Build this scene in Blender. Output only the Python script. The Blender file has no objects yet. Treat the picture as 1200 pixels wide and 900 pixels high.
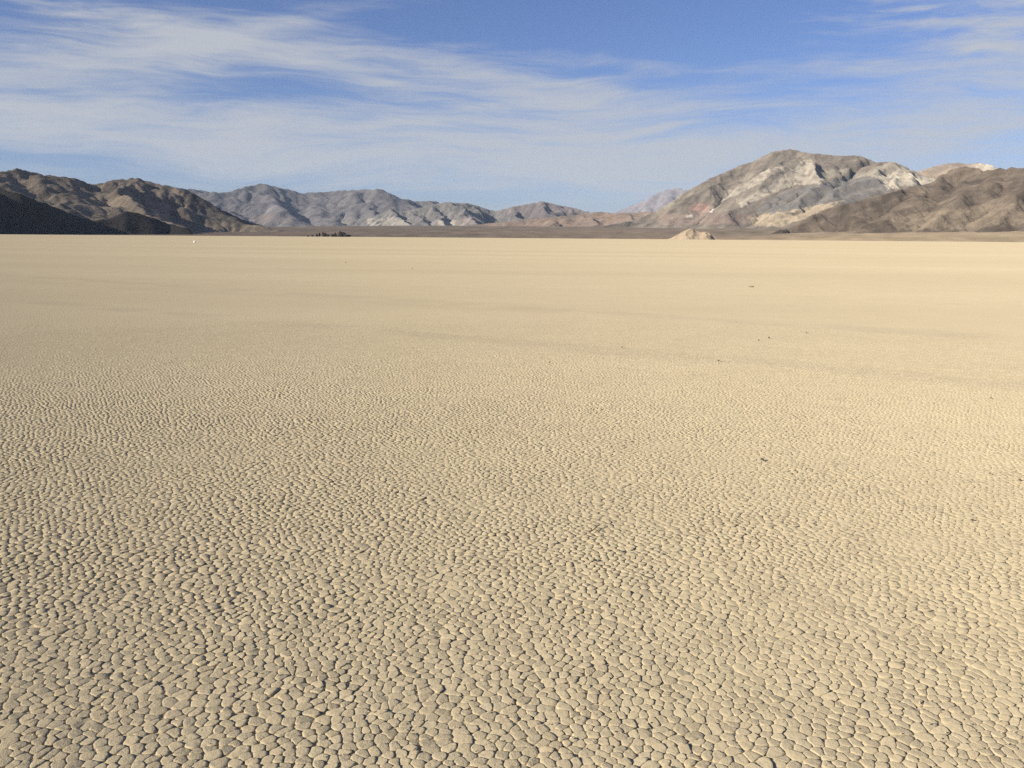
import bpy, math, random
import numpy as np

sc = bpy.context.scene
col = sc.collection
rng = np.random.default_rng(11)
random.seed(5)

# ------------------------------------------------------------------ camera
F = 979.0                       # focal length in pixels of the 1200 x 900 photograph
CAM_H = 1.6
PITCH = math.radians(9.95)
ROLL = math.radians(0.43)
fwd = np.array([0.0, math.cos(PITCH), -math.sin(PITCH)])
r0 = np.array([1.0, 0.0, 0.0])
u0 = np.array([0.0, math.sin(PITCH), math.cos(PITCH)])
rgt = r0 * math.cos(ROLL) + u0 * math.sin(ROLL)
upv = u0 * math.cos(ROLL) - r0 * math.sin(ROLL)
CAM = np.array([0.0, 0.0, CAM_H])

cam = bpy.data.cameras.new('camera')
cam.sensor_width = 36.0
cam.lens = 36.0 * F / 1200.0
cam.clip_start = 0.05
cam.clip_end = 80000.0
cam_o = bpy.data.objects.new('camera', cam)
col.objects.link(cam_o)
from mathutils import Matrix
cam_o.matrix_world = Matrix((
    (rgt[0], upv[0], -fwd[0], CAM[0]),
    (rgt[1], upv[1], -fwd[1], CAM[1]),
    (rgt[2], upv[2], -fwd[2], CAM[2]),
    (0, 0, 0, 1)))
sc.camera = cam_o


def ray(px, py):
    d = fwd * F + rgt * (px - 600.0) + upv * (450.0 - py)
    return d / np.linalg.norm(d)


def at(px, py, D):
    """point seen at the pixel, at plan distance D from the camera"""
    d = ray(px, py)
    k = D / math.hypot(d[0], d[1])
    return CAM + d * k


def ground(px, py, z=0.0):
    d = ray(px, py)
    return CAM + d * ((z - CAM_H) / d[2])


def project(x, y, z):
    v = np.stack([x - CAM[0], y - CAM[1], z - CAM[2]], -1)
    d = np.maximum(v @ fwd, 1e-3)
    return 600.0 + F * (v @ rgt) / d, 450.0 - F * (v @ upv) / d


# ------------------------------------------------------------------ node helper
class NT:
    def __init__(s, tree):
        s.t = tree

    def node(s, typ, ins=None, **props):
        n = s.t.nodes.new(typ)
        for k, v in props.items():
            setattr(n, k, v)
        for k, v in (ins or {}).items():
            s.put(n.inputs[k], v)
        return n

    def put(s, sock, v):
        if isinstance(v, bpy.types.NodeSocket):
            s.t.links.new(v, sock)
        elif v is not None:
            sock.default_value = v

    def m(s, op, a, b=None, c=None, clamp=False):
        n = s.t.nodes.new('ShaderNodeMath')
        n.operation = op
        n.use_clamp = clamp
        for i, v in enumerate((a, b, c)):
            s.put(n.inputs[i], v)
        return n.outputs[0]

    def v(s, op, a, b=None):
        n = s.t.nodes.new('ShaderNodeVectorMath')
        n.operation = op
        s.put(n.inputs[0], a)
        if op == 'SCALE':
            s.put(n.inputs['Scale'], b)
        elif b is not None:
            s.put(n.inputs[1], b)
        return n.outputs['Value'] if op in ('DOT_PRODUCT', 'LENGTH') else n.outputs[0]

    def ramp(s, x, a, b, lo=0.0, hi=1.0, smooth=True):
        n = s.t.nodes.new('ShaderNodeMapRange')
        n.interpolation_type = 'SMOOTHSTEP' if smooth else 'LINEAR'
        n.clamp = True
        s.put(n.inputs[0], x)
        for i, q in enumerate((a, b, lo, hi)):
            s.put(n.inputs[1 + i], q)
        return n.outputs[0]

    def mix(s, f, a, b, blend='MIX'):
        n = s.t.nodes.new('ShaderNodeMix')
        n.data_type = 'RGBA'
        n.blend_type = blend
        s.put(n.inputs[0], f)
        s.put(n.inputs[6], a)
        s.put(n.inputs[7], b)
        return n.outputs[2]

    def noise(s, vec, scale, detail=4.0, rough=0.55, dist=0.0):
        n = s.t.nodes.new('ShaderNodeTexNoise')
        s.put(n.inputs['Vector'], vec)
        n.inputs['Scale'].default_value = scale
        n.inputs['Detail'].default_value = detail
        n.inputs['Roughness'].default_value = rough
        n.inputs['Distortion'].default_value = dist
        return n.outputs[0]

    def xyz(s, x, y, z):
        n = s.t.nodes.new('ShaderNodeCombineXYZ')
        for i, q in enumerate((x, y, z)):
            s.put(n.inputs[i], q)
        return n.outputs[0]

    def sep(s, v):
        n = s.t.nodes.new('ShaderNodeSeparateXYZ')
        s.put(n.inputs[0], v)
        return n.outputs


# ------------------------------------------------------------------ sky, sun, exposure
SUN_AZ = math.radians(238.0)     # compass angle from the view direction: left and a little behind
SUN_EL = math.radians(21.5)
SKY_STRENGTH = 0.08
world = bpy.data.worlds.new('World')
sc.world = world
world.use_nodes = True
wt = world.node_tree
wt.nodes.clear()
W = NT(wt)
sky = W.node('ShaderNodeTexSky', sky_type='NISHITA', sun_disc=False)
sky.sun_elevation = SUN_EL
sky.sun_rotation = SUN_AZ
sky.altitude = 1100.0
sky.air_density = 1.0
sky.dust_density = 1.2
sky.ozone_density = 2.2
tc = W.node('ShaderNodeTexCoord')
dirv = W.v('NORMALIZE', tc.outputs['Generated'])
dx, dy, dz = W.sep(dirv)
DEG = 180.0 / math.pi
az = W.m('MULTIPLY', W.m('ARCTAN2', dx, dy), DEG)
el = W.m('MULTIPLY', W.m('ARCSINE', dz), DEG)
# high thin cloud: fibres drawn out along the horizon
warp = W.noise(W.xyz(dx, dy, W.m('MULTIPLY', dz, 3.0)), 3.0, 3.0, 0.5)
wz = W.m('ADD', dz, W.m('MULTIPLY', W.m('SUBTRACT', warp, 0.5), 0.07))
pv = W.xyz(W.m('ADD', dx, W.m('MULTIPLY', wz, -1.3)), dy, W.m('MULTIPLY', wz, 6.0))
big = W.noise(pv, 3.2, 5.0, 0.55, 0.3)
pv2 = W.xyz(W.m('ADD', dx, W.m('MULTIPLY', wz, 0.9)), dy, W.m('MULTIPLY', wz, 11.0))
fib = W.noise(pv2, 8.0, 8.0, 0.66, 0.3)
pv3 = W.xyz(W.m('ADD', dx, W.m('MULTIPLY', dz, -1.0)), dy, W.m('MULTIPLY', dz, 4.0))
puf = W.noise(pv3, 26.0, 5.0, 0.6, 0.6)
# (px, py, half length, half thickness, tilt in degrees, weight, curdled part)
CLOUDS = [
    (60, 95, 330, 48, -4, 0.42, 0.0),
    (230, 165, 420, 34, 1, 0.40, 0.0),
    (560, 105, 250, 40, 8, 0.30, 0.0),
    (690, 172, 360, 50, 2, 0.34, 0.0),
    (325, 28, 150, 11, -15, 0.46, 0.1),
    (205, 50, 70, 26, -12, 0.25, 0.3),
    (120, 18, 110, 18, 8, 0.26, 0.5),
    (730, 72, 90, 7, 6, 0.32, 0.0),
    (1120, 15, 140, 38, 10, 0.36, 0.7),
    (1170, 50, 70, 24, -14, 0.30, 0.7),
    (1030, 78, 60, 9, 4, 0.26, 0.3),
    (1130, 140, 190, 50, -4, 0.28, 0.1),
    (600, 215, 900, 28, 1, 0.20, 0.0),
    (520, 118, 180, 12, 13, 0.20, 0.0),
    (640, 95, 170, 8, 8, 0.20, 0.0),
    (930, 140, 320, 60, 0, 0.16, 0.0),
    (330, 98, 120, 20, 6, -0.36, 0.0),
    (590, 138, 95, 17, 8, -0.40, 0.0),
    (75, 192, 90, 12, 2, -0.34, 0.0),
    (160, 112, 200, 6, -3, -0.22, 0.0),
    (640, 20, 200, 40, 4, -0.30, 0.0),
    (880, 60, 150, 70, 0, -0.16, 0.0),
]
cov = W.ramp(el, 3.0, 14.0, 0.02, -0.08)
curd = None
for (cx, cy, lx, ly, tilt, wgt, cu) in CLOUDS:
    d = ray(cx, cy)
    a0 = math.degrees(math.atan2(d[0], d[1]))
    e0 = math.degrees(math.asin(d[2]))
    c, s_ = math.cos(math.radians(tilt)), math.sin(math.radians(tilt))
    K = 0.0572
    da = W.m('SUBTRACT', az, a0)
    de = W.m('SUBTRACT', e0, el)
    p = W.m('DIVIDE', W.m('ADD', W.m('MULTIPLY', da, c), W.m('MULTIPLY', de, s_)), lx * K)
    q = W.m('DIVIDE', W.m('SUBTRACT', W.m('MULTIPLY', de, c), W.m('MULTIPLY', da, s_)), ly * K)
    rr = W.m('ADD', W.m('MULTIPLY', p, p), W.m('MULTIPLY', q, q))
    g = W.m('EXPONENT', W.m('MULTIPLY', rr, -0.8))
    cov = W.m('MULTIPLY_ADD', g, wgt, cov)
    if cu > 0:
        h = W.m('MULTIPLY', g, cu)
        curd = h if curd is None else W.m('MAXIMUM', curd, h)
tex = W.m('ADD', W.m('MULTIPLY', W.m('SUBTRACT', big, 0.5), 1.1), W.m('MULTIPLY', W.m('SUBTRACT', fib, 0.5), 1.4))
tex = W.m('ADD', tex, W.m('MULTIPLY', W.m('MULTIPLY', W.m('SUBTRACT', puf, 0.5), 1.6), curd))
dens = W.m('ADD', cov, tex)
cmask = W.ramp(dens, -0.15, 0.90, 0.0, 0.90)
cloud_rgb = W.node('ShaderNodeRGB')
cloud_rgb.outputs[0].default_value = (3.62, 3.74, 3.96, 1.0)
blue = W.mix(1.0, sky.outputs[0], (0.51, 0.55, 0.77, 1.0), 'MULTIPLY')
skyc = W.mix(cmask, blue, cloud_rgb.outputs[0])
bg = W.node('ShaderNodeBackground', {'Color': skyc, 'Strength': SKY_STRENGTH})
out = W.node('ShaderNodeOutputWorld', {'Surface': bg.outputs[0]})

sun = bpy.data.lights.new('sun', 'SUN')
sun.energy = 4.6
sun.angle = math.radians(0.53)
sun.color = (1.0, 0.92, 0.79)
sun_o = bpy.data.objects.new('sun', sun)
col.objects.link(sun_o)
to_sun = np.array([math.sin(SUN_AZ) * math.cos(SUN_EL), math.cos(SUN_AZ) * math.cos(SUN_EL), math.sin(SUN_EL)])
from mathutils import Vector
sun_o.rotation_euler = Vector(to_sun).to_track_quat('Z', 'Y').to_euler()
sun_o.location = (-40, -15, 30)

sc.view_settings.view_transform = 'Standard'
sc.view_settings.look = 'None'
sc.view_settings.exposure = 0.88
sc.view_settings.gamma = 1.0
sc.view_settings.use_curve_mapping = False
sc.render.engine = 'CYCLES'
sc.cycles.use_denoising = False
sc.cycles.sample_clamp_direct = 1.0
sc.cycles.sample_clamp_indirect = 1.0
sc.cycles.max_bounces = 4
sc.cycles.volume_bounces = 0


# ------------------------------------------------------------------ numpy noise
_perm = rng.permutation(512)
_perm = np.concatenate([_perm, _perm, _perm])
_ga = rng.uniform(0, 2 * math.pi, 512)
_gx, _gy = np.cos(_ga), np.sin(_ga)


def perlin(x, y):
    xi, yi = np.floor(x).astype(np.int64), np.floor(y).astype(np.int64)
    fx, fy = x - xi, y - yi
    u = fx * fx * fx * (fx * (fx * 6 - 15) + 10)
    v = fy * fy * fy * (fy * (fy * 6 - 15) + 10)

    def g(ix, iy, ax, ay):
        h = _perm[(_perm[ix & 511] + iy) & 511]
        return _gx[h] * ax + _gy[h] * ay
    n00, n10 = g(xi, yi, fx, fy), g(xi + 1, yi, fx - 1, fy)
    n01, n11 = g(xi, yi + 1, fx, fy - 1), g(xi + 1, yi + 1, fx - 1, fy - 1)
    return 1.5 * ((n00 * (1 - u) + n10 * u) * (1 - v) + (n01 * (1 - u) + n11 * u) * v)


def fbm(x, y, octs=5, gain=0.5):
    s, a, f = 0.0, 1.0, 1.0
    for k in range(octs):
        s = s + a * perlin(x * f + 17.3 * k, y * f - 9.1 * k)
        a *= gain
        f *= 2.03
    return s


def sstep(a, b, x):
    t = np.clip((x - a) / (b - a), 0, 1)
    return t * t * (3 - 2 * t)


def mesh_obj(name, verts, faces, mat=None, parent=None, smooth=True, colors=None, quads=None):
    """faces: list of (k, array (n,k)) blocks"""
    me = bpy.data.meshes.new(name)
    blocks = faces if isinstance(faces, list) else [faces]
    nv = len(verts)
    me.vertices.add(nv)
    me.vertices.foreach_set('co', np.ascontiguousarray(verts, dtype=np.float32).ravel())
    loops = np.concatenate([b.ravel() for b in blocks]).astype(np.int32)
    sizes = np.concatenate([np.full(len(b), b.shape[1]) for b in blocks]).astype(np.int32)
    starts = np.concatenate([[0], np.cumsum(sizes)[:-1]]).astype(np.int32)
    me.loops.add(len(loops))
    me.loops.foreach_set('vertex_index', loops)
    me.polygons.add(len(sizes))
    me.polygons.foreach_set('loop_start', starts)
    me.polygons.foreach_set('loop_total', sizes)
    me.polygons.foreach_set('use_smooth', np.full(len(sizes), smooth))
    if colors is not None:
        ca = me.color_attributes.new('tint', 'FLOAT_COLOR', 'POINT')
        c4 = np.ones((nv, 4), np.float32)
        c4[:, :3] = colors
        ca.data.foreach_set('color', c4.ravel())
    me.update(calc_edges=True)
    o = bpy.data.objects.new(name, me)
    col.objects.link(o)
    if mat:
        me.materials.append(mat)
    if parent:
        o.parent = parent
    return o


def tag(o, label=None, cat=None, group=None, kind=None):
    for k, v in (('label', label), ('category', cat), ('group', group), ('kind', kind)):
        if v:
            o[k] = v
    return o


# ------------------------------------------------------------------ materials
def new_mat(name):
    m = bpy.data.materials.new(name)
    m.use_nodes = True
    m.node_tree.nodes.clear()
    return m, NT(m.node_tree)


def line_mask(T, x, y, pts, half, wob):
    """soft band along a straight run on the ground between two seen points"""
    a, b = ground(*pts[0]), ground(*pts[1])
    t = (b - a)[:2]
    L = np.linalg.norm(t)
    n = np.array([-t[1], t[0]]) / L
    dist = T.m('ADD', T.m('MULTIPLY', T.m('SUBTRACT', x, float(a[0])), float(n[0])),
               T.m('MULTIPLY', T.m('SUBTRACT', y, float(a[1])), float(n[1])))
    dist = T.m('ABSOLUTE', T.m('ADD', dist, wob))
    return T.ramp(dist, half * 0.3, half, 1.0, 0.0)


def clay(name, tile):
    m, T = new_mat(name)
    geo = T.node('ShaderNodeNewGeometry')
    pos = geo.outputs['Position']
    x, y, z = T.sep(pos)
    # broad bands of silt, drawn out across the flat
    sv = T.xyz(T.m('MULTIPLY', x, 0.22), T.m('ADD', y, T.m('MULTIPLY', x, 0.12)), 0.0)
    n1 = T.noise(sv, 0.055, 4.0, 0.6)
    n1b = T.noise(sv, 0.006, 3.0, 0.6)
    n2 = T.noise(pos, 0.9, 4.0, 0.6)
    n3 = T.noise(pos, 55.0, 4.0, 0.65)
    base = T.mix(T.ramp(n1, 0.38, 0.66), (0.50, 0.420, 0.268, 1), (0.565, 0.476, 0.306, 1))
    base = T.mix(T.ramp(n1b, 0.40, 0.62, 0.0, 0.5), base, (0.550, 0.455, 0.292, 1))
    base = T.mix(T.ramp(n2, 0.3, 0.7, 0.0, 0.30), base, (0.47, 0.385, 0.255, 1))
    wob = T.m('MULTIPLY', T.m('SUBTRACT', T.noise(pos, 0.25, 3.0), 0.5), 1.6)
    k = line_mask(T, x, y, ((450, 388), (1180, 449)), 0.55, wob)
    k2 = line_mask(T, x, y, ((400, 347), (1180, 396)), 0.70, wob)
    k3 = line_mask(T, x, y, ((60, 332), (420, 352)), 0.9, wob)
    brk = T.ramp(T.noise(pos, 0.5, 3.0), 0.36, 0.58)
    kk = T.m('MULTIPLY', T.m('MAXIMUM', T.m('MAXIMUM', k, k2), T.m('MULTIPLY', k3, 0.6)), brk)
    base = T.mix(T.m('MULTIPLY', kk, 0.22), base, (0.33, 0.28, 0.20, 1))
    if tile:
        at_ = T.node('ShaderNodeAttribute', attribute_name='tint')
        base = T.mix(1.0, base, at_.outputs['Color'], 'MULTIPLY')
        base = T.mix(T.ramp(n3, 0.35, 0.75, 0.0, 0.35), base, (0.36, 0.303, 0.20, 1))
        n4 = T.noise(pos, 230.0, 4.0, 0.65)
        n5 = T.noise(pos, 4.0, 3.0, 0.6)
        crumb = T.ramp(n5, 0.42, 0.68)                      # patches where the skin has crumbled
        pit = T.m('MULTIPLY', T.ramp(n4, 0.50, 0.66), T.m('MULTIPLY_ADD', crumb, 0.45, 0.12))
        base = T.mix(pit, base, (0.27, 0.225, 0.16, 1))
        hgt = T.m('ADD', T.m('MULTIPLY', n3, 0.0045), T.m('MULTIPLY', n4, T.m('MULTIPLY_ADD', crumb, 0.0022, 0.0010)))
        bmp = T.node('ShaderNodeBump', {'Height': hgt, 'Strength': 0.8, 'Distance': 1.0})
    else:
        far = T.v('LENGTH', pos)
        vor = T.node('ShaderNodeTexVoronoi', {'Vector': pos, 'Scale': 18.5}, feature='DISTANCE_TO_EDGE')
        hv = T.ramp(vor.outputs['Distance'], 0.0, 0.22, 0.0, 0.009)
        base = T.mix(T.ramp(n3, 0.35, 0.75, 0.0, 0.35), base, (0.36, 0.303, 0.20, 1))
        base = T.mix(T.ramp(far, 16.0, 70.0, 0.18, 0.04), base, (0.27, 0.225, 0.16, 1))
        st = T.ramp(far, 16.0, 60.0, 0.30, 0.0)
        bmp = T.node('ShaderNodeBump', {'Height': hv, 'Strength': st, 'Distance': 1.0})
    df = T.node('ShaderNodeBsdfDiffuse', {'Color': base, 'Roughness': 0.42, 'Normal': bmp.outputs[0]})
    T.node('ShaderNodeOutputMaterial', {'Surface': df.outputs[0]})
    return m


def rock(name, scale, bump, spread=0.35):
    m, T = new_mat(name)
    at_ = T.node('ShaderNodeAttribute', attribute_name='tint')
    geo = T.node('ShaderNodeNewGeometry')
    pos = geo.outputs['Position']
    n1 = T.noise(pos, scale, 5.0, 0.62, 0.3)
    n2 = T.noise(pos, scale * 7.0, 4.0, 0.65)
    f = T.m('ADD', T.m('MULTIPLY', n1, 0.6), T.m('MULTIPLY', n2, 0.4))
    g = T.ramp(f, 0.32, 0.68, 0.93 * (1.0 - spread), 0.93 * (1.0 + spread), smooth=False)
    c = T.v('SCALE', at_.outputs['Color'], g)
    bmp = T.node('ShaderNodeBump', {'Height': T.m('MULTIPLY', f, bump), 'Strength': 0.9, 'Distance': 1.0})
    df = T.node('ShaderNodeBsdfDiffuse', {'Color': c, 'Roughness': 0.9, 'Normal': bmp.outputs[0]})
    T.node('ShaderNodeOutputMaterial', {'Surface': df.outputs[0]})
    return m


M_playa = clay('dry_clay_sheet', False)
M_tile = clay('dry_clay_tile', True)
M_rock = rock('weathered_rock', 0.02, 9.0)
M_farrock = rock('weathered_rock_coarse', 0.009, 16.0)
M_sand = rock('sand_mound', 0.08, 0.25, 0.12)
M_bajada = rock('gravel_fan', 0.012, 2.0, 0.22)
M_stone = rock('pebble_stone', 40.0, 0.004, 0.3)

# ------------------------------------------------------------------ playa: one sheet out to the horizon
HALF = 45000.0
rad = np.concatenate([[0.5], 0.5 * (HALF / 0.5) ** np.linspace(0.02, 1, 70)])
ang = np.linspace(0, 2 * math.pi, 97)[:-1]
pvs = np.concatenate([[[0, 0, 0]], np.stack([np.outer(rad, np.cos(ang)), np.outer(rad, np.sin(ang)), np.zeros((len(rad), 96))], -1).reshape(-1, 3)])
ka = np.arange(96)
kb = (ka + 1) % 96
ptri = np.stack([np.zeros(96, int), 1 + ka, 1 + kb], -1)
pq = np.concatenate([np.stack([1 + r * 96 + ka, 1 + (r + 1) * 96 + ka, 1 + (r + 1) * 96 + kb, 1 + r * 96 + kb], -1) for r in range(len(rad) - 1)])
playa = mesh_obj('playa', pvs, [ptri, pq], M_playa, smooth=False)
tag(playa, 'flat pale tan dry lake bed of cracked mud reaching to the hills', kind='structure')

# ------------------------------------------------------------------ gravel fans rising from the far shore
EDGE = [(-75, 2300), (-40, 2300), (-31, 2350), (-22, 2350), (-14, 2400), (-5, 2350), (5, 2250), (12, 2150), (20, 1900), (31, 1750), (45, 1700), (75, 1700)]
SLOPE = [(-75, .006), (-31, .006), (-22, .010), (-16, .016), (-8, .020), (0, .0215), (12, .0225), (20, .0255), (31, .034), (75, .035)]


def shore(azd):
    return np.interp(azd, [e[0] for e in EDGE], [e[1] for e in EDGE])


def fan_z(x, y):
    azd = np.degrees(np.arctan2(x, y))
    D = np.hypot(x, y)
    De = shore(azd) + 35 * fbm(x / 260, y / 260, 3)
    s = np.interp(azd, [e[0] for e in SLOPE], [e[1] for e in SLOPE])
    run = np.clip(D - De, -60, 4300)
    z = s * run
    k = np.clip(run / 900, 0, 1)
    z = z + k * (2.2 * fbm(x / 420, y / 420, 4) + 1.2 * np.abs(fbm(azd * 1.4, D / 1500, 3)) - 0.8)
    return np.where(run < 0, run * 0.02 - 0.02, np.maximum(z, 0.03 * np.clip(run / 20, 0, 1)))


azs = np.radians(np.linspace(-60, 60, 420))
Ds = np.concatenate([np.linspace(1600, 2500, 70), 2500 * (11000 / 2500.0) ** np.linspace(0.014, 1, 80)])
AA, DD = np.meshgrid(azs, Ds, indexing='ij')
bx, by = DD * np.sin(AA), DD * np.cos(AA)
bz = fan_z(bx, by)
nu, nv_ = bx.shape
idx = np.arange(nu * nv_).reshape(nu, nv_)
q = np.stack([idx[:-1, :-1], idx[1:, :-1], idx[1:, 1:], idx[:-1, 1:]], -1).reshape(-1, 4)[:, ::-1]
keep = bz.ravel()[q].max(1) > -0.3
q = q[keep]
azd = np.degrees(AA).ravel()
bpx, bpy_ = project(bx.ravel(), by.ravel(), bz.ravel())
run = (DD.ravel() - shore(azd))
c_dark = np.array([.138, .111, .087])
c_tan = np.array([.235, .187, .125])
c_mid = np.array([.172, .140, .106])
t = sstep(13, 22, azd + 2.0 * fbm(bx.ravel() / 500, by.ravel() / 500, 3))[:, None]
cc = c_dark * (1 - t) + c_mid * t
near = np.exp(-np.clip(run, 0, None) / (260 + 1500 * sstep(15, 25, azd)))[:, None] * sstep(4, 20, azd)[:, None]
cc = cc * (1 - near) + c_tan * near
nz = fbm(azd * 0.9, DD.ravel() / 420, 4)[:, None]
cc = cc * (1 + 0.22 * nz) + 0.018 * np.clip(fbm(bx.ravel() / 900, by.ravel() / 900, 2), -1, 1)[:, None] * np.array([1.0, .45, .3])
fan = mesh_obj('gravel_fan', np.stack([bx, by, bz], -1).reshape(-1, 3), q, M_bajada, colors=np.clip(cc, .03, .6))
tag(fan, 'brown gravel slope rising gently from the lake bed to the mountains', kind='structure')


# ------------------------------------------------------------------ eroded hills
def erode(z, base, iters, kk):
    ny, nx = z.shape
    off = [(-1, -1), (-1, 0), (-1, 1), (0, -1), (0, 1), (1, -1), (1, 0), (1, 1)]
    ids = np.arange(ny * nx).reshape(ny, nx)
    for it in range(iters):
        best = np.zeros_like(z)
        rec = ids.copy()
        for oy, ox in off:
            w = 1.0 / math.hypot(oy, ox)
            ys, yd = slice(max(0, -oy), ny - max(0, oy)), slice(max(0, oy), ny - max(0, -oy))
            xs, xd = slice(max(0, -ox), nx - max(0, ox)), slice(max(0, ox), nx - max(0, -ox))
            s = (z[ys, xs] - z[yd, xd]) * w
            b = best[ys, xs]
            up = s > b
            b[up] = s[up]
            r = rec[ys, xs]
            r[up] = ids[yd, xd][up]
        fixed = (z <= base)
        rec = np.where(fixed, ids, rec).ravel()
        zr = z.ravel()
        order = np.argsort(zr).tolist()
        recl = rec.tolist()
        A = [1.0] * len(recl)
        for i in reversed(order):
            r = recl[i]
            if r != i:
                A[r] += A[i]
        f = (kk * np.sqrt(np.array(A))).tolist()
        zl = zr.tolist()
        for i in order:
            r = recl[i]
            if r != i:
                zl[i] = (zl[i] + f[i] * zl[r]) / (1.0 + f[i])
        z = np.array(zl).reshape(ny, nx)
        zs = z.copy()
        zs[1:-1, 1:-1] = z[1:-1, 1:-1] * .94 + .015 * (z[:-2, 1:-1] + z[2:, 1:-1] + z[1:-1, :-2] + z[1:-1, 2:])
        z = zs
    return z


def inpoly(px, py, poly):
    r = np.zeros(px.shape, bool)
    n = len(poly)
    for i in range(n):
        x1, y1 = poly[i]
        x2, y2 = poly[(i + 1) % n]
        c = ((y1 > py) != (y2 > py)) & (px < (x2 - x1) * (py - y1) / (y2 - y1 + 1e-9) + x1)
        r ^= c
    return r


def hill(name, label, ridges, res, slope, base_rgb, alt_rgb, mat, pad=500, p=1.25, rough=0.16, iters=12, kk=0.02,
         patches=(), wob=2.0, wave=260.0, strata=None, seed=0, ledge=0.32):
    """ridges: polylines of (px, py, plan distance); the first one is the skyline."""
    lines = [np.array([at(*q_) for q_ in r]) for r in ridges]
    allp = np.concatenate(lines)
    x0, x1 = allp[:, 0].min() - pad, allp[:, 0].max() + pad
    y0, y1 = allp[:, 1].min() - pad, allp[:, 1].max() + pad
    xs, ys = np.arange(x0, x1, res), np.arange(y0, y1, res)
    X, Y = np.meshgrid(xs, ys)
    zf = fan_z(X, Y)
    Z = np.full(X.shape, -1e9)
    wx = X + 0.25 * wave * fbm(X / wave + seed, Y / wave, 3)
    wy = Y + 0.25 * wave * fbm(X / wave, Y / wave + seed + 40, 3)
    for L in lines:
        bd = np.full(X.shape, 1e18)
        bh = np.zeros(X.shape)
        for a, b in zip(L[:-1], L[1:]):
            ab = b[:2] - a[:2]
            tt = np.clip(((wx - a[0]) * ab[0] + (wy - a[1]) * ab[1]) / (ab @ ab), 0, 1)
            d = np.hypot(wx - a[0] - tt * ab[0], wy - a[1] - tt * ab[1])
            hh = a[2] + tt * (b[2] - a[2])
            up = d < bd
            bd = np.where(up, d, bd)
            bh = np.where(up, hh, bh)
        rel = np.maximum(bh - zf, 1.0)
        wdt = rel * p / slope
        zz = zf - 6 + (rel + 6) * np.clip(1 - bd / wdt, 0, 1) ** p
        Z = np.maximum(Z, zz)
    rel = np.clip(Z - zf, 0, None)
    Z = Z + rel * rough * fbm(X / wave + seed * 3.1, Y / wave - seed, 5, 0.55)
    Z = np.maximum(Z, zf - 6)
    Z = Z + rng.uniform(0, 0.4, Z.shape)
    Z = erode(Z, zf - 4, iters, kk)
    # ledges and small broken rock
    Z = Z + np.clip((Z - zf) / 40.0, 0, 1) * res * ledge * fbm(X / (res * 4.5) + seed, Y / (res * 4.5), 3, .6)
    # heights brought to the skyline that the range has
    L = lines[0]
    taz = np.arctan2(L[:, 0], L[:, 1])
    ttan = (L[:, 2] - CAM_H) / np.hypot(L[:, 0], L[:, 1])
    A = np.arctan2(X, Y)
    D = np.hypot(X, Y)
    nb = int((x1 - x0) / (2.4 * res))
    edges = np.linspace(A.min(), A.max(), nb + 1)
    bi = np.clip(np.digitize(A.ravel(), edges) - 1, 0, nb - 1)
    cen = 0.5 * (edges[1:] + edges[:-1])
    inside = (cen >= taz.min()) & (cen <= taz.max())
    for k in range(5):
        tn = ((Z - CAM_H) / D).ravel()
        mx = np.full(nb, -1.0)
        np.maximum.at(mx, bi, tn)
        fl = np.interp(cen, cen, mx)
        zb = 0.002
        ratio = np.where(inside & (fl > zb), np.interp(cen, taz, ttan) / np.maximum(fl, zb), np.nan)
        ok = ~np.isnan(ratio)
        ratio = np.interp(cen, cen[ok], np.clip(ratio[ok], .5, 1.9))
        kern = np.array([.25, .5, .25])
        ratio = np.convolve(np.pad(ratio, 1, mode='edge'), kern, 'valid')
        rr = np.interp(A, cen, ratio)
        relz = Z - zf
        Z = np.where(relz > 0, np.maximum(Z * rr, np.minimum(Z, zf - 1)), Z)
    px, py = project(X.ravel(), Y.ravel(), Z.ravel())
    # rock colours: geology, plus shade painted on one flank of the hills
    nA = fbm(X / (wave * 1.3) + 7 + seed, Y / (wave * 1.3), 4)
    nB = fbm(X / (wave * .25) + 3, Y / (wave * .25) + seed, 3)
    tt = np.clip(0.5 + 0.7 * nA + 0.3 * nB, 0, 1).ravel()[:, None]
    C = np.array(base_rgb) * (1 - tt) + np.array(alt_rgb) * tt
    wpx = px + wob * fbm(px / 11, py / 11 + seed, 4, .65)
    wpy = py + wob * .8 * fbm(px / 11 + 50, py / 11, 4, .65)
    if strata:
        ca, sa = math.cos(math.radians(strata)), math.sin(math.radians(strata))
        along, across = px * ca - py * sa, px * sa + py * ca
        C = C * (1 + 0.20 * fbm(along / 34, across / 5.0 + seed, 4, .6))[:, None]
    for poly, rgb, amt in patches:
        msk = inpoly(wpx, wpy, poly)
        var = np.clip(amt * (1 + 0.9 * fbm(px / 7, py / 4, 4, .6)), 0, 1)
        C = np.where(msk[:, None], C * (1 - var[:, None]) + np.array(rgb) * var[:, None], C)
    ny, nx = X.shape
    idx = np.arange(nx * ny).reshape(ny, nx)
    q_ = np.stack([idx[:-1, :-1], idx[:-1, 1:], idx[1:, 1:], idx[1:, :-1]], -1).reshape(-1, 4)
    kp = ((Z - zf).ravel()[q_].max(1) > -3.0)
    q_ = q_[kp]
    used = np.unique(q_)
    remap = np.full(nx * ny, -1)
    remap[used] = np.arange(len(used))
    V = np.stack([X, Y, Z], -1).reshape(-1, 3)[used]
    o = mesh_obj(name, V, remap[q_], mat, colors=np.clip(C[used], 0.02, 0.8))
    tag(o, label, kind='structure')
    return o


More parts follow.
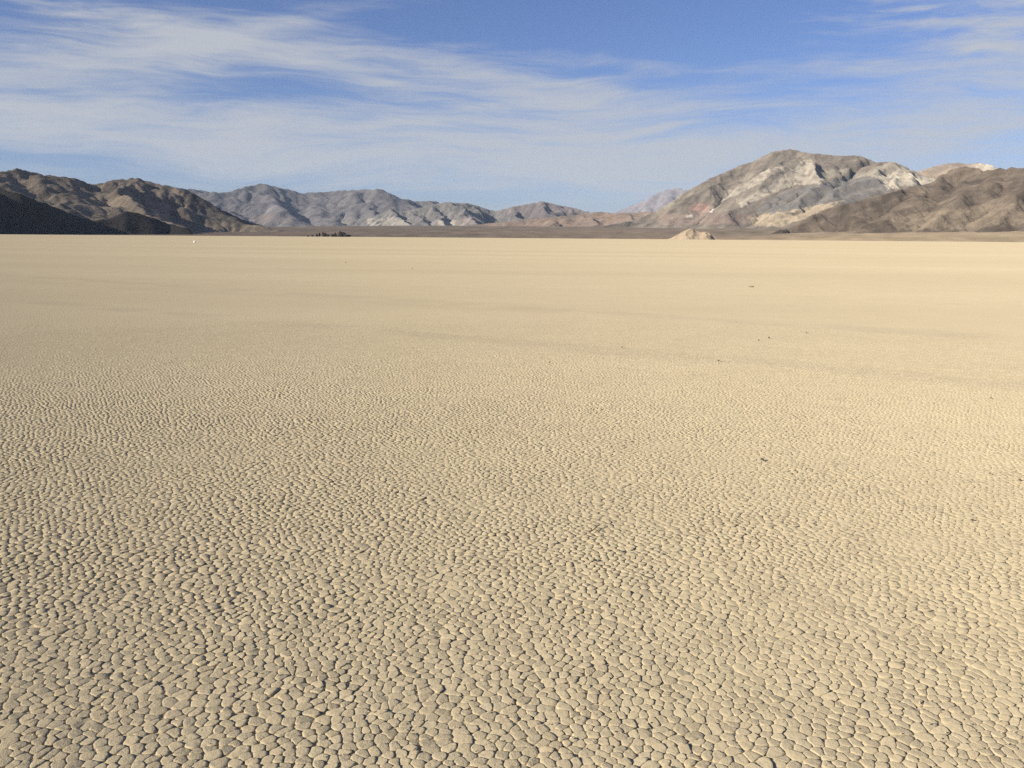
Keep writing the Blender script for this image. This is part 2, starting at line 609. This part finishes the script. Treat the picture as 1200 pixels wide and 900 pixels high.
# shaded dark spur at the shore, left; unseen crest further left raised to cast that shade
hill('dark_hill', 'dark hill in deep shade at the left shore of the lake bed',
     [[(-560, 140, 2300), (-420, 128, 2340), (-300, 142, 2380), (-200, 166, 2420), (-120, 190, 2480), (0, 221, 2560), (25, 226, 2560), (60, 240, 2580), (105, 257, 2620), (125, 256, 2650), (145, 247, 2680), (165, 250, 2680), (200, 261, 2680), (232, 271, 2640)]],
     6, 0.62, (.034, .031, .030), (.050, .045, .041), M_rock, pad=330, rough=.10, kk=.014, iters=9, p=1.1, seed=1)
# lit brown hills behind it
hill('hills', 'brown rounded desert hills with lit slopes behind the dark shaded spur',
     [[(-300, 228, 3650), (-160, 214, 3620), (-60, 204, 3600), (0, 201, 3600), (20, 197, 3620), (50, 204, 3700), (90, 209, 3750), (110, 216, 3800), (135, 210, 3800), (160, 208, 3820), (180, 214, 3820), (200, 218, 3800), (220, 222, 3780), (235, 230, 3740), (260, 245, 3650), (290, 259, 3560), (320, 267, 3500)],
      [(50, 206, 3700), (62, 222, 3420), (75, 246, 3150)],
      [(110, 218, 3800), (108, 232, 3500), (112, 250, 3200)],
      [(150, 212, 3800), (140, 228, 3550), (165, 246, 3250), (200, 262, 3000)],
      [(0, 203, 3600), (20, 222, 3350), (40, 242, 3100)]],
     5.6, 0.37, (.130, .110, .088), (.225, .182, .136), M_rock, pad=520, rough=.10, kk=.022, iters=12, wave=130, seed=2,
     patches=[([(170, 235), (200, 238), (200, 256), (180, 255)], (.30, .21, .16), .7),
              ([(210, 220), (232, 222), (290, 255), (300, 264), (250, 258), (215, 240)], (.075, .068, .062), .8)])  # shade of the right flank painted into the rock colour
# far grey range
hill('mountain_range', 'distant blue grey mountain range with a pointed peak',
     [[(120, 226, 10800), (200, 224, 10600), (225, 221, 10500), (245, 224, 10300), (262, 226, 10300), (285, 219, 10500), (305, 214.5, 10600), (318, 217, 10600), (335, 221, 10600), (355, 226, 10700), (375, 225, 10700), (400, 223, 10600), (425, 222, 10500), (445, 221, 10500), (456, 225, 10600), (470, 232, 10700), (490, 236, 10800), (510, 235, 10800), (520, 239, 10800), (560, 244, 10800)],
      [(305, 217, 10600), (318, 236, 9800), (345, 255, 9000)],
      [(425, 224, 10500), (430, 240, 9900), (440, 256, 9200)],
      [(375, 228, 10700), (372, 244, 9900), (380, 258, 9100)],
      [(262, 228, 10300), (262, 245, 9600), (280, 258, 8900)]],
     20, 0.37, (.128, .120, .122), (.190, .175, .168), M_farrock, pad=1300, rough=.09, kk=.026, iters=12, wave=420, seed=3, wob=1.5,
     patches=[([(380, 255), (420, 254), (455, 255), (455, 265), (380, 264)], (.24, .222, .195), .5),
              ([(300, 250), (340, 254), (345, 262), (290, 262)], (.21, .165, .14), .5)])
hill('banded_hills', 'grey striped hills with cream outcrops along their foot',
     [[(425, 256, 8700), (445, 250, 8650), (457, 243, 8600), (470, 248, 8600), (485, 245, 8600), (505, 240, 8650), (523, 236.5, 8700), (540, 238, 8750), (548, 238, 8800), (560, 241, 8850), (575, 246, 8850), (590, 250, 8800), (612, 256, 8700), (630, 262, 8600)],
      [(508, 241, 8650), (515, 252, 8300), (525, 262, 7950)], [(535, 238, 8750), (545, 250, 8350), (556, 260, 8000)], [(457, 244, 8600), (470, 254, 8250), (480, 262, 7900)], [(483, 246, 8600), (492, 256, 8200)]],
     11, 0.55, (.145, .135, .128), (.215, .198, .178), M_farrock, pad=700, rough=.14, kk=.028, iters=12, wave=240, seed=4, wob=1.6,
     patches=[([(430, 257), (460, 255), (480, 260), (478, 268), (430, 268)], (.33, .30, .25), .7),
              ([(512, 259), (530, 257), (550, 258), (548, 268), (512, 268)], (.36, .325, .265), .7),
              ([(535, 254), (555, 252), (560, 262), (540, 265)], (.29, .24, .21), .6)])
hill('far_hill', 'dark blue grey hill on the skyline beside the red brown rise',
     [[(565, 252, 9600), (582, 247, 9550), (600, 242, 9500), (618, 239, 9500), (635, 235.5, 9500), (645, 238, 9500), (660, 241, 9500), (675, 244, 9500), (690, 248, 9400), (712, 257, 9300)],
      [(635, 237, 9500), (640, 250, 9000)], [(600, 244, 9500), (606, 254, 9000)]],
     13, 0.5, (.135, .118, .112), (.21, .18, .165), M_farrock, pad=800, rough=.2, kk=.028, iters=10, wave=380, seed=5)
# low red brown rise in front
hill('red_hills', 'low red brown hills rolling along the foot of the big mountain',
     [[(510, 266, 6300), (560, 263, 6300), (600, 259, 6300), (640, 255, 6300), (670, 252, 6300), (690, 249.5, 6300), (703, 248, 6300), (720, 250, 6300), (745, 249, 6200), (770, 247, 6100), (790, 246, 6000), (815, 250, 5900), (850, 258, 5700), (880, 265, 5500)],
      [(690, 251, 6300), (700, 262, 5800)], [(745, 250, 6200), (735, 263, 5700)], [(780, 248, 6100), (785, 260, 5600)], [(650, 256, 6300), (645, 265, 5800)]],
     9, 0.34, (.172, .140, .115), (.235, .172, .132), M_farrock, pad=750, rough=.26, kk=.024, iters=10, wave=220, seed=6, p=1.4,
     patches=[([(690, 262), (770, 257), (790, 262), (780, 270), (690, 270)], (.22, .17, .14), .6)])
hill('hazy_peak', 'faint mauve peak far away behind the big mountain',
     [[(700, 257, 17500), (718, 249, 17300), (735, 242, 17000), (750, 236, 17000), (765, 228, 17000), (780, 222, 17000), (792, 219.5, 17000), (805, 222, 17000), (830, 232, 17000), (870, 245, 17000)]],
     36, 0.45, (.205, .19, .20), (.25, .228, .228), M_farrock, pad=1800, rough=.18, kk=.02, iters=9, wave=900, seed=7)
# the big mountain
CREAM = (.315, .280, .225)
PALE = (.262, .232, .185)
hill('mountain', 'big grey mountain with cream rock bands across its face',
     [[(690, 268, 5300), (740, 258, 5500), (765, 249, 5600), (785, 237, 5600), (800, 226, 5600), (815, 218, 5600), (830, 209.5, 5600), (850, 201, 5650), (865, 194, 5700), (880, 189.5, 5700), (893, 183, 5700), (905, 177.5, 5700), (914, 176.5, 5700), (925, 174.5, 5700), (935, 176, 5700), (945, 179, 5700), (960, 180, 5700), (985, 182.5, 5700), (1008, 182, 5750), (1018, 186, 5750), (1028, 190, 5700), (1040, 189.5, 5600), (1048, 189.5, 5500), (1060, 194, 5450), (1072, 200, 5400), (1085, 206, 5350), (1100, 210, 5250), (1140, 220, 5150), (1180, 232, 5100)],
      [(925, 176, 5700), (905, 200, 5350), (880, 226, 5000), (850, 252, 4600)],
      [(950, 190, 5500), (955, 200, 5250), (965, 214, 5000), (940, 232, 4700), (915, 250, 4400)],
      [(1045, 191, 5550), (1025, 206, 5050), (990, 222, 4700), (960, 238, 4400)],
      [(850, 202, 5650), (800, 240, 5250)],
      [(1060, 195, 5450), (1050, 226, 4750)]],
     6.5, 0.52, (.150, .129, .105), (.202, .174, .141), M_rock, pad=650, rough=.06, kk=.010, iters=10, wave=260, seed=8, wob=1.8, strata=32,
     patches=[([(770, 250), (880, 250), (880, 262), (770, 264)], (.235, .175, .145), .5),
              ([(885, 247), (905, 231), (935, 221), (985, 209), (1015, 204), (1040, 206), (1045, 222), (1000, 238), (960, 242), (930, 246), (900, 251)], (.142, .134, .126), .85),
              ([(846, 235), (850, 224), (866, 219), (884, 208), (898, 199), (915, 195), (918, 199), (902, 206), (886, 217), (868, 226), (852, 234)], CREAM, .8),
              ([(862, 232), (872, 233), (890, 223), (904, 216), (914, 205), (926, 201), (934, 195), (938, 187), (950, 187), (956, 196), (968, 206), (960, 215), (945, 216), (930, 217), (915, 223), (900, 229), (880, 238), (868, 244), (864, 238)], CREAM, .85),
              ([(955, 200), (990, 199), (1002, 203), (988, 208), (968, 210)], PALE, .8),
              ([(1000, 209), (1015, 200), (1035, 192), (1045, 189), (1060, 193), (1080, 203), (1102, 211), (1090, 216), (1060, 218), (1040, 222), (1033, 212), (1020, 206)], PALE, .85),
              ([(1032, 207), (1045, 203), (1062, 203), (1075, 206), (1104, 211), (1090, 216), (1060, 218), (1042, 222), (1035, 215)], (.375, .335, .265), .85),
              ([(876, 254), (900, 251), (930, 246), (960, 239), (990, 235), (968, 246), (935, 260), (915, 266), (885, 264)], (.33, .27, .19), .85),
              ([(764, 251), (788, 232), (800, 221), (804, 224), (792, 237), (776, 250)], PALE, .8),
              ([(805, 240), (832, 238), (834, 248), (808, 249)], (.31, .20, .165), .7),
              ([(830, 247), (836, 243), (838, 246), (832, 249)], (.5, .46, .4), 1.0),
              ([(805, 253), (813, 252), (812, 255), (805, 255)], (.5, .46, .4), 1.0)])
hill('back_hill', 'brown ridge on the skyline with a bright cream tip',
     [[(1030, 215, 6400), (1065, 204, 6400), (1085, 197, 6400), (1105, 192, 6400), (1120, 190.5, 6400), (1135, 191.5, 6400), (1148, 190.5, 6350), (1158, 192, 6300), (1170, 196.5, 6250), (1190, 204, 6200), (1230, 214, 6100)]],
     10, 0.42, (.20, .165, .135), (.30, .24, .18), M_rock, pad=700, rough=.14, kk=.018, iters=9, wave=320, seed=9,
     patches=[([(1136, 194), (1150, 189), (1160, 190), (1176, 198), (1160, 203)], (.40, .36, .285), .95)])
# brown hill at the right shore
hill('brown_hill', 'long brown gullied hill sloping down to the right shore',
     [[(905, 272, 2750), (925, 265, 2850), (950, 251.5, 2950), (975, 242, 3000), (1000, 236, 3000), (1030, 228.5, 3050), (1060, 220, 3150), (1078, 217, 3250), (1090, 213, 3350), (1102, 204, 3450), (1115, 198, 3500), (1130, 194.5, 3500), (1145, 197, 3450), (1155, 199.5, 3400), (1170, 197, 3350), (1185, 196, 3300), (1200, 196.5, 3250), (1260, 188, 3250), (1350, 178, 3250), (1480, 185, 3200), (1650, 200, 3200)],
      [(1090, 215, 3350), (1075, 232, 2950), (1045, 250, 2750), (1015, 264, 2650)],
      [(1170, 199, 3350), (1135, 226, 2900), (1105, 250, 2700), (1090, 264, 2600)],
      [(1215, 196, 3250), (1190, 228, 2850), (1170, 258, 2600)],
      [(1290, 185, 3250), (1260, 225, 2850), (1230, 258, 2550)],
      [(1400, 182, 3200), (1380, 230, 2800), (1360, 262, 2500)]],
     5.5, 0.48, (.090, .073, .058), (.148, .119, .091), M_rock, pad=480, rough=.08, kk=.016, iters=12, wave=110, seed=10, wob=3.0, strata=14,
     patches=[([(1040, 255), (1110, 245), (1200, 235), (1210, 262), (1120, 268), (1050, 270)], (.22, .178, .13), .45)])
# pale mound at the shore
hill('pale_mound', 'small pale sand mound with two humps on the far shore',
     [[(786, 278.5, 2020), (793, 275, 2000), (800, 271, 2000), (806, 268.3, 2000), (811, 267.8, 2000), (816, 270.2, 2000), (821, 272.2, 2000), (826, 271.6, 2000), (832, 273.2, 2000), (838, 276.5, 2000), (843, 279, 2020)],
      [(806, 268, 2000), (803, 276, 1960)], [(826, 271.5, 2000), (828, 277, 1965)]],
     1.6, 0.50, (.30, .238, .168), (.36, .285, .20), M_sand, pad=45, ledge=.2, rough=.05, kk=.006, iters=5, wave=40, seed=12, wob=.5)

# ------------------------------------------------------------------ cracked mud tiles round the camera
SP = 0.0420
YMAX = 17.6
gy = np.arange(0.7, YMAX + .3, SP * 0.88)
gx = np.arange(-12.9, 12.9, SP)
GI, GJ = np.meshgrid(np.arange(len(gx)), np.arange(len(gy)), indexing='ij')
SX = gx[GI] + (GJ % 2) * SP * .5 + rng.uniform(-.31, .31, GI.shape) * SP
SY = gy[GJ] + rng.uniform(-.36, .36, GI.shape) * SP
# gentle drift of the pattern so rows never line up
SX2 = SX + 0.035 * fbm(SX / .8, SY / .8, 2)
SY2 = SY + 0.035 * fbm(SX / .8 + 31, SY / .8, 2)
SX, SY = SX2, SY2
gone = rng.random(GI.shape) < 0.10
SX = np.where(gone, 1e6, SX)
inreg = (~gone) & (np.abs(SX) < 0.645 * SY + 0.8) & (GI > 2) & (GI < len(gx) - 3) & (GJ > 2) & (GJ < len(gy) - 3)
# the pattern thins out towards the smoother far flat
inreg &= rng.random(GI.shape) > sstep(12.8, YMAX, np.hypot(SX, SY) + 1.0 * fbm(SX / .9, SY / .9, 3))
inreg &= np.hypot(SX, SY) < YMAX + 1.2 * fbm(SX / 1.5, SY / 1.5, 2) - .6
ii, jj = np.nonzero(inreg)
cxs, cys = SX[ii, jj], SY[ii, jj]
nbx, nby = [], []
for di in range(-2, 3):
    for dj in range(-2, 3):
        if di or dj:
            nbx.append(SX[ii + di, jj + dj] - cxs)
            nby.append(SY[ii + di, jj + dj] - cys)
nbx, nby = np.array(nbx), np.array(nby)           # (24, N)
nd = np.hypot(nbx, nby)
ux, uy = nbx / nd, nby / nd
N = len(cxs)
dist = np.hypot(cxs, cys)
fade = 1.0 - 0.78 * sstep(3.0, 13.5, dist)
relief = np.clip(0.95 - 0.30 * sstep(-2.0, 3.0, cxs * 2.2 / np.maximum(cys * .45, 1)) + 0.22 * fbm(cxs / .9, cys / .9, 3), .45, 1.3)
amp = fade * relief
gapf = (0.0001 + 0.0009 * rng.random(N)) * (0.4 + .6 * relief) * fade
hgt = (0.0033 + 0.0027 * rng.random(N)) * amp
tiltx, tilty = rng.normal(0, .070, N) * amp, rng.normal(0, .070, N) * amp
lift = 0.0004 + 0.0018 * (1 + fbm(cxs / .45 + 9, cys / .45, 2)) * amp
tone = 0.93 + 0.07 * sstep(3.5, 13.0, dist + 2.0 * fbm(cxs / 2.5, cys / 2.5, 2)) + 0.025 * rng.normal(0, 1, N) - 0.10 * (rng.random(N) < .04)  # clay painted darker near the camera to imitate the dimmer foreground light
warm = rng.normal(0, .006, N)


def tiles(sel, K, rings, ragged):
    """K-gon tiles: centre, rings of (radius share, height share), skirt down into the crack"""
    n = len(sel)
    th = (np.arange(K) + rng.random((n, 1))) * 2 * math.pi / K
    cu, su = np.cos(th), np.sin(th)                         # n,K
    R = np.full((n, K), 9.0)
    for a in range(24):
        dt = ux[a, sel][:, None] * cu + uy[a, sel][:, None] * su
        rr = (nd[a, sel] / 2 - gapf[sel])[:, None] / np.where(dt > .08, dt, np.nan)
        R = np.fmin(R, rr)
    R = np.minimum(R, .055)
    # corners slightly worn
    R = 0.8 * R + 0.1 * (np.roll(R, 1, 1) + np.roll(R, -1, 1)) if K >= 9 else R
    R = np.maximum(R * (1 + ragged * rng.normal(0, 1, (n, K))), .006)
    slope_rim = K == 6
    cap = rings is None                                     # far tiles: a low cap that meets the ground
    rings = rings or [(1.0, 0.0)]
    h = hgt[sel][:, None]
    vs = []
    ctr = np.stack([cxs[sel], cys[sel], lift[sel] + hgt[sel]], -1)[:, None, :]
    vs.append(ctr)
    for (f, zf_) in rings:
        lx, ly = R * f * cu, R * f * su
        zz = lift[sel][:, None] + h * zf_ + tiltx[sel][:, None] * lx + tilty[sel][:, None] * ly
        zz = zz + rng.normal(0, 1, zz.shape) * (h * .05)
        if cap:
            zz = np.full_like(zz, -.0004)
        vs.append(np.stack([cxs[sel][:, None] + lx, cys[sel][:, None] + ly, np.maximum(zz, .0008)], -1))
    if slope_rim:
        vs[-1][..., 2] = -.0006
    elif not cap:
        vs.append(vs[-1].copy())                                # sharp lip: the skirt has its own ring
        vs.append(np.stack([cxs[sel][:, None] + R * .97 * cu, cys[sel][:, None] + R * .97 * su, np.full_like(R, -.002)], -1))
    V = np.concatenate(vs, 1)
    # ragged outlines: the whole pattern is shifted by a fine field, so facing edges stay parallel
    wx_, wy_ = V[..., 0].copy(), V[..., 1].copy()
    V[..., 0] += .0042 * fbm(wx_ / .028, wy_ / .028, 3, .6)
    V[..., 1] += .0042 * fbm(wx_ / .028 + 71, wy_ / .028, 3, .6)
    k = np.arange(K)
    kn = (k + 1) % K
    tri = np.stack([np.zeros(K, int), 1 + k, 1 + kn], -1)
    qd = [np.zeros((0, 4), int)]
    for r in ([] if cap else [0] if slope_rim else list(range(len(rings) - 1)) + [len(rings)]):
        a, b = 1 + r * K, 1 + (r + 1) * K
        qd.append(np.stack([a + k, b + k, b + kn, a + kn], -1))
    qd = np.concatenate(qd)
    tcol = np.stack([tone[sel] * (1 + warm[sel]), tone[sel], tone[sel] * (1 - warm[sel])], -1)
    return V, tri, qd, tcol


LOD_NEAR = (14, [(.70, .97), (.93, .82), (1.0, .42)], .022)
LOD_MID = (9, [(.87, .86), (1.0, .36)], .02)
LOD_OUT = (6, [(.80, .82), (1.0, .30)], .02)
LOD_FAR = (7, None, .02)
pxs, pys = project(cxs, cys, np.full(N, .01))
vis = (pxs > 4) & (pxs < 1196) & (pys < 905)
rank = np.argsort(np.where(vis, -pys, 1e9))
own = rank[:300]
isown = np.zeros(N, bool)
isown[own] = True
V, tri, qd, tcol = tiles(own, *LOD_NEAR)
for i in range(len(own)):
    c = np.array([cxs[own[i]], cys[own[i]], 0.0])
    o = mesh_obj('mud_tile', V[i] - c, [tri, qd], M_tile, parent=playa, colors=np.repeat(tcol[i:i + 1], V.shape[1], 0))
    o.location = c
blocksV, blocksT, blocksQ, blocksC = [], [], [], []
base_i = 0
ldist = dist * (1 + .10 * rng.normal(0, 1, N))              # the levels of detail change over gradually
for lo, hi, lod in ((0, 3.7, LOD_NEAR), (3.7, 7.0, LOD_MID), (7.0, 11.2, LOD_OUT), (11.2, 99, LOD_FAR)):
    sel = np.nonzero((ldist >= lo) & (ldist < hi) & ~isown)[0]
    V, tri, qd, tcol = tiles(sel, *lod)
    n, nvt = V.shape[:2]
    offs = (base_i + np.arange(n) * nvt)[:, None, None]
    blocksV.append(V.reshape(-1, 3))
    blocksT.append((tri[None] + offs).reshape(-1, 3))
    blocksQ.append((qd[None] + offs).reshape(-1, 4))
    blocksC.append(np.repeat(tcol, nvt, 0))
    base_i += n * nvt
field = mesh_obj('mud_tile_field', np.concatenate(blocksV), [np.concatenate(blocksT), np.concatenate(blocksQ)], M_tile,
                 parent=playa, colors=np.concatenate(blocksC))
tag(field, 'thousands of small cracked mud tiles running off over the lake bed', kind='stuff')
print("tiles", N)

# crumbs of mud lying in the cracks
nc = 5200
cy_ = 1.4 + 4.2 * rng.random(nc) ** 1.2
cx_ = (rng.random(nc) * 2 - 1) * (0.66 * cy_ + .8)
keep = fbm(cx_ / .3, cy_ / .3, 2) > 0.05
cx_, cy_ = cx_[keep], cy_[keep]
nc = len(cx_)
octv = np.array([(1, 0, 0), (-1, 0, 0), (0, 1, 0), (0, -1, 0), (0, 0, 1), (0, 0, -1)], float)
octf = np.array([(0, 2, 4), (2, 1, 4), (1, 3, 4), (3, 0, 4), (2, 0, 5), (1, 2, 5), (3, 1, 5), (0, 3, 5)])
sz = 0.0016 + 0.0042 * rng.random(nc) ** 3
CV = octv[None] * sz[:, None, None] * rng.uniform(.5, 1.3, (nc, 6, 1))
an = rng.random(nc) * 6.28
CV = np.stack([CV[..., 0] * np.cos(an)[:, None] - CV[..., 1] * np.sin(an)[:, None], CV[..., 0] * np.sin(an)[:, None] + CV[..., 1] * np.cos(an)[:, None], CV[..., 2] * .7], -1)
CV += np.stack([cx_, cy_, .010 + sz * .5], -1)[:, None]
CF = (octf[None] + (np.arange(nc) * 6)[:, None, None]).reshape(-1, 3)
cr = mesh_obj('mud_crumbs', CV.reshape(-1, 3), CF, M_tile, parent=playa, smooth=False,
              colors=np.repeat((rng.uniform(.7, 1.12, nc))[:, None] * np.ones((1, 3)), 6, 0))
tag(cr, 'loose crumbs of dry mud lying on the cracked tiles', kind='stuff')


# ------------------------------------------------------------------ stones
def stone_mesh(name, sx, sy, sz_, rgb, seed, loc, rot=0.0, sub=2, jag=.22):
    import bmesh
    bm = bmesh.new()
    bmesh.ops.create_icosphere(bm, subdivisions=sub, radius=1.0)
    r = np.random.default_rng(seed)
    planes = r.normal(0, 1, (7, 3))
    planes /= np.linalg.norm(planes, axis=1)[:, None]
    cut = r.uniform(.55, .9, 7)
    P = np.array([v.co[:] for v in bm.verts])
    for n_, c_ in zip(planes, cut):                        # broken faces
        over = P @ n_ - c_
        P -= np.where(over > 0, over, 0)[:, None] * n_ * .9
    P *= 1 + jag * r.uniform(-.4, .4, (len(P), 1))
    P *= np.array([sx, sy, sz_])
    fs = np.array([[v.index for v in f.verts] for f in bm.faces])
    bm.free()
    P[:, 2] -= P[:, 2].min() + sz_ * .25
    o = mesh_obj(name, P, fs, M_stone, smooth=False, colors=np.repeat(np.array([rgb]), len(P), 0) * r.uniform(.85, 1.15, (len(P), 1)))
    o.location = loc
    o.rotation_euler = (0, 0, rot)
    return o


DARK = (.11, .095, .078)
PEB = [(697, 660, 5.0), (705, 631, 3.0), (893, 541, 5.0), (1160, 557, 3.2), (1195, 565, 3.8), (1139, 612, 4.0), (889, 400, 3.2),
       (901, 397, 3.2), (842, 424, 3.6), (945, 391, 2.6), (729, 408, 2.6), (644, 426, 3.0), (867, 708, 3.6), (1161, 468, 3.4),
       (976, 448, 2.4), (405, 308, 1.8), (887, 450, 2.2), (681, 436, 2.4), (632, 416, 2.2), (483, 315, 1.7)]
for i, (px, py, w_) in enumerate(PEB):
    g = ground(px, py)
    half = w_ * math.hypot(g[1], CAM_H) / F * .36
    near = math.hypot(g[0], g[1]) < YMAX
    if math.hypot(g[0], g[1]) < 8:
        half *= 1.2
    o = stone_mesh('pebble', half * 1.15, half * .85, half * .75, DARK, 100 + i, (g[0], g[1], .012 if near else 0.0), rot=i * 1.3)
    lab = {0: 'dark angular pebble wedged in a crack a step in front of the twig', 1: 'tiny dark pebble right beside the twig',
           6: 'one of two dark pebbles lying close together', 7: 'one of two dark pebbles lying close together'}.get(i, 'single small dark pebble on its own on the cracked lake bed')
    tag(o, lab, 'pebble', 'pair of dark pebbles' if i in (6, 7) else 'dark pebbles scattered over the lake bed')
g = ground(880, 336.5)
tag(stone_mesh('flat_stone', .10, .05, .035, (.36, .30, .21), 7, (g[0], g[1], 0)), 'flat brown slab of stone lying alone far out on the open lake bed', 'stone')
g = ground(228, 284.6)
Dw = math.hypot(g[0], g[1])
tag(stone_mesh('boulder', .23, .20, .27, (.85, .82, .76), 9, (g[0], g[1], 0)), 'lone white boulder far out on the lake bed below the shaded hill', 'boulder')


# twig
def tube(pts, rad, K=6):
    pts = np.array(pts, float)
    vs, fs = [], []
    for i, p_ in enumerate(pts):
        t = pts[min(i + 1, len(pts) - 1)] - pts[max(i - 1, 0)]
        t /= np.linalg.norm(t)
        s1 = np.cross(t, (0, 0, 1.0))
        s1 /= np.linalg.norm(s1)
        s2 = np.cross(s1, t)
        for k in range(K):
            a = 2 * math.pi * k / K
            vs.append(p_ + rad[i] * (math.cos(a) * s1 + math.sin(a) * s2))
    for i in range(len(pts) - 1):
        for k in range(K):
            fs.append((i * K + k, i * K + (k + 1) % K, (i + 1) * K + (k + 1) % K, (i + 1) * K + k))
    return np.array(vs), np.array(fs)


ga, gb = ground(691, 627), ground(705, 618)
mid = (ga + gb) / 2
tw = bpy.data.objects.new('twig', None)
col.objects.link(tw)
tw.location = (mid[0], mid[1], .012)
tag(tw, 'short dry curved twig lying on the cracked mud', 'twig')
d = (gb - ga)
pts = [(-.5 * d[0], -.5 * d[1], .004), (-.2 * d[0] + .003, -.2 * d[1], .008), (.15 * d[0] + .002, .15 * d[1], .012), (.5 * d[0], .5 * d[1], .010)]
v_, f_ = tube(pts, [.0022, .0030, .0026, .0012])
mesh_obj('stem', v_, f_, M_stone, parent=tw, colors=np.tile((.10, .08, .06), (len(v_), 1)))
p0 = np.array(pts[1])
v_, f_ = tube([p0, p0 + (.012, -.012, .003), p0 + (.022, -.030, .001)], [.0018, .0014, .0007])
mesh_obj('side_shoot', v_, f_, M_stone, parent=tw, colors=np.tile((.13, .10, .07), (len(v_), 1)))

# ------------------------------------------------------------------ dark rock island at the far shore
RO = 2080.0
c0 = at(395, 277, RO)
isl = bpy.data.objects.new('rock_outcrop', None)
col.objects.link(isl)
isl.location = (c0[0], c0[1], 0)
tag(isl, 'jagged dark rock island standing at the far edge of the lake bed', 'rock outcrop')
OUT = [(399, 268.8, 3.2), (402, 271.5, 4.0), (406, 273.8, 4.4), (409, 275.3, 2.6), (396, 275, 2.6), (392.3, 271.2, 1.7), (389.5, 274, 2.2), (381, 272.2, 1.8), (378.5, 270.6, 1.4),
       (384, 274, 1.8), (374, 271, 1.2), (371, 273.4, 1.4), (366, 275, 1.6), (361, 275.6, 1.4)]
for i, (px, py, w_) in enumerate(OUT):
    p_ = at(px, py, RO + (i * 37 % 50) - 25)
    hw = w_ * RO / F
    o = stone_mesh('rock', hw, hw * 1.1, max(p_[2], 2.0) * .52, (.058, .048, .040), 300 + i, (0, 0, 0), rot=i * .9, sub=3, jag=.3)
    o.parent = isl
    o.location = (p_[0] - c0[0], p_[1] - c0[1], 0)

# ------------------------------------------------------------------ haze
hm, T = new_mat('thin_air')
pvn = T.node('ShaderNodeVolumePrincipled', {'Color': (.62, .78, 1.0, 1), 'Density': 1.5e-5, 'Anisotropy': 0.0})
T.node('ShaderNodeOutputMaterial', {'Volume': pvn.outputs[0]})
hx, hy0, hy1, hz0, hz1 = 22000.0, -2000.0, 20500.0, -9.0, 1300.0
hv = np.array([(a, b, c) for c in (hz0, hz1) for b in (hy0, hy1) for a in (-hx, hx)], float)
hf = np.array([(0, 2, 3, 1), (4, 5, 7, 6), (0, 1, 5, 4), (2, 6, 7, 3), (0, 4, 6, 2), (1, 3, 7, 5)])
USE_HAZE = True
if USE_HAZE:
    hz = mesh_obj('haze', hv, hf, hm, smooth=False)
    tag(hz, 'thin pale blue desert haze over the whole valley', kind='stuff')
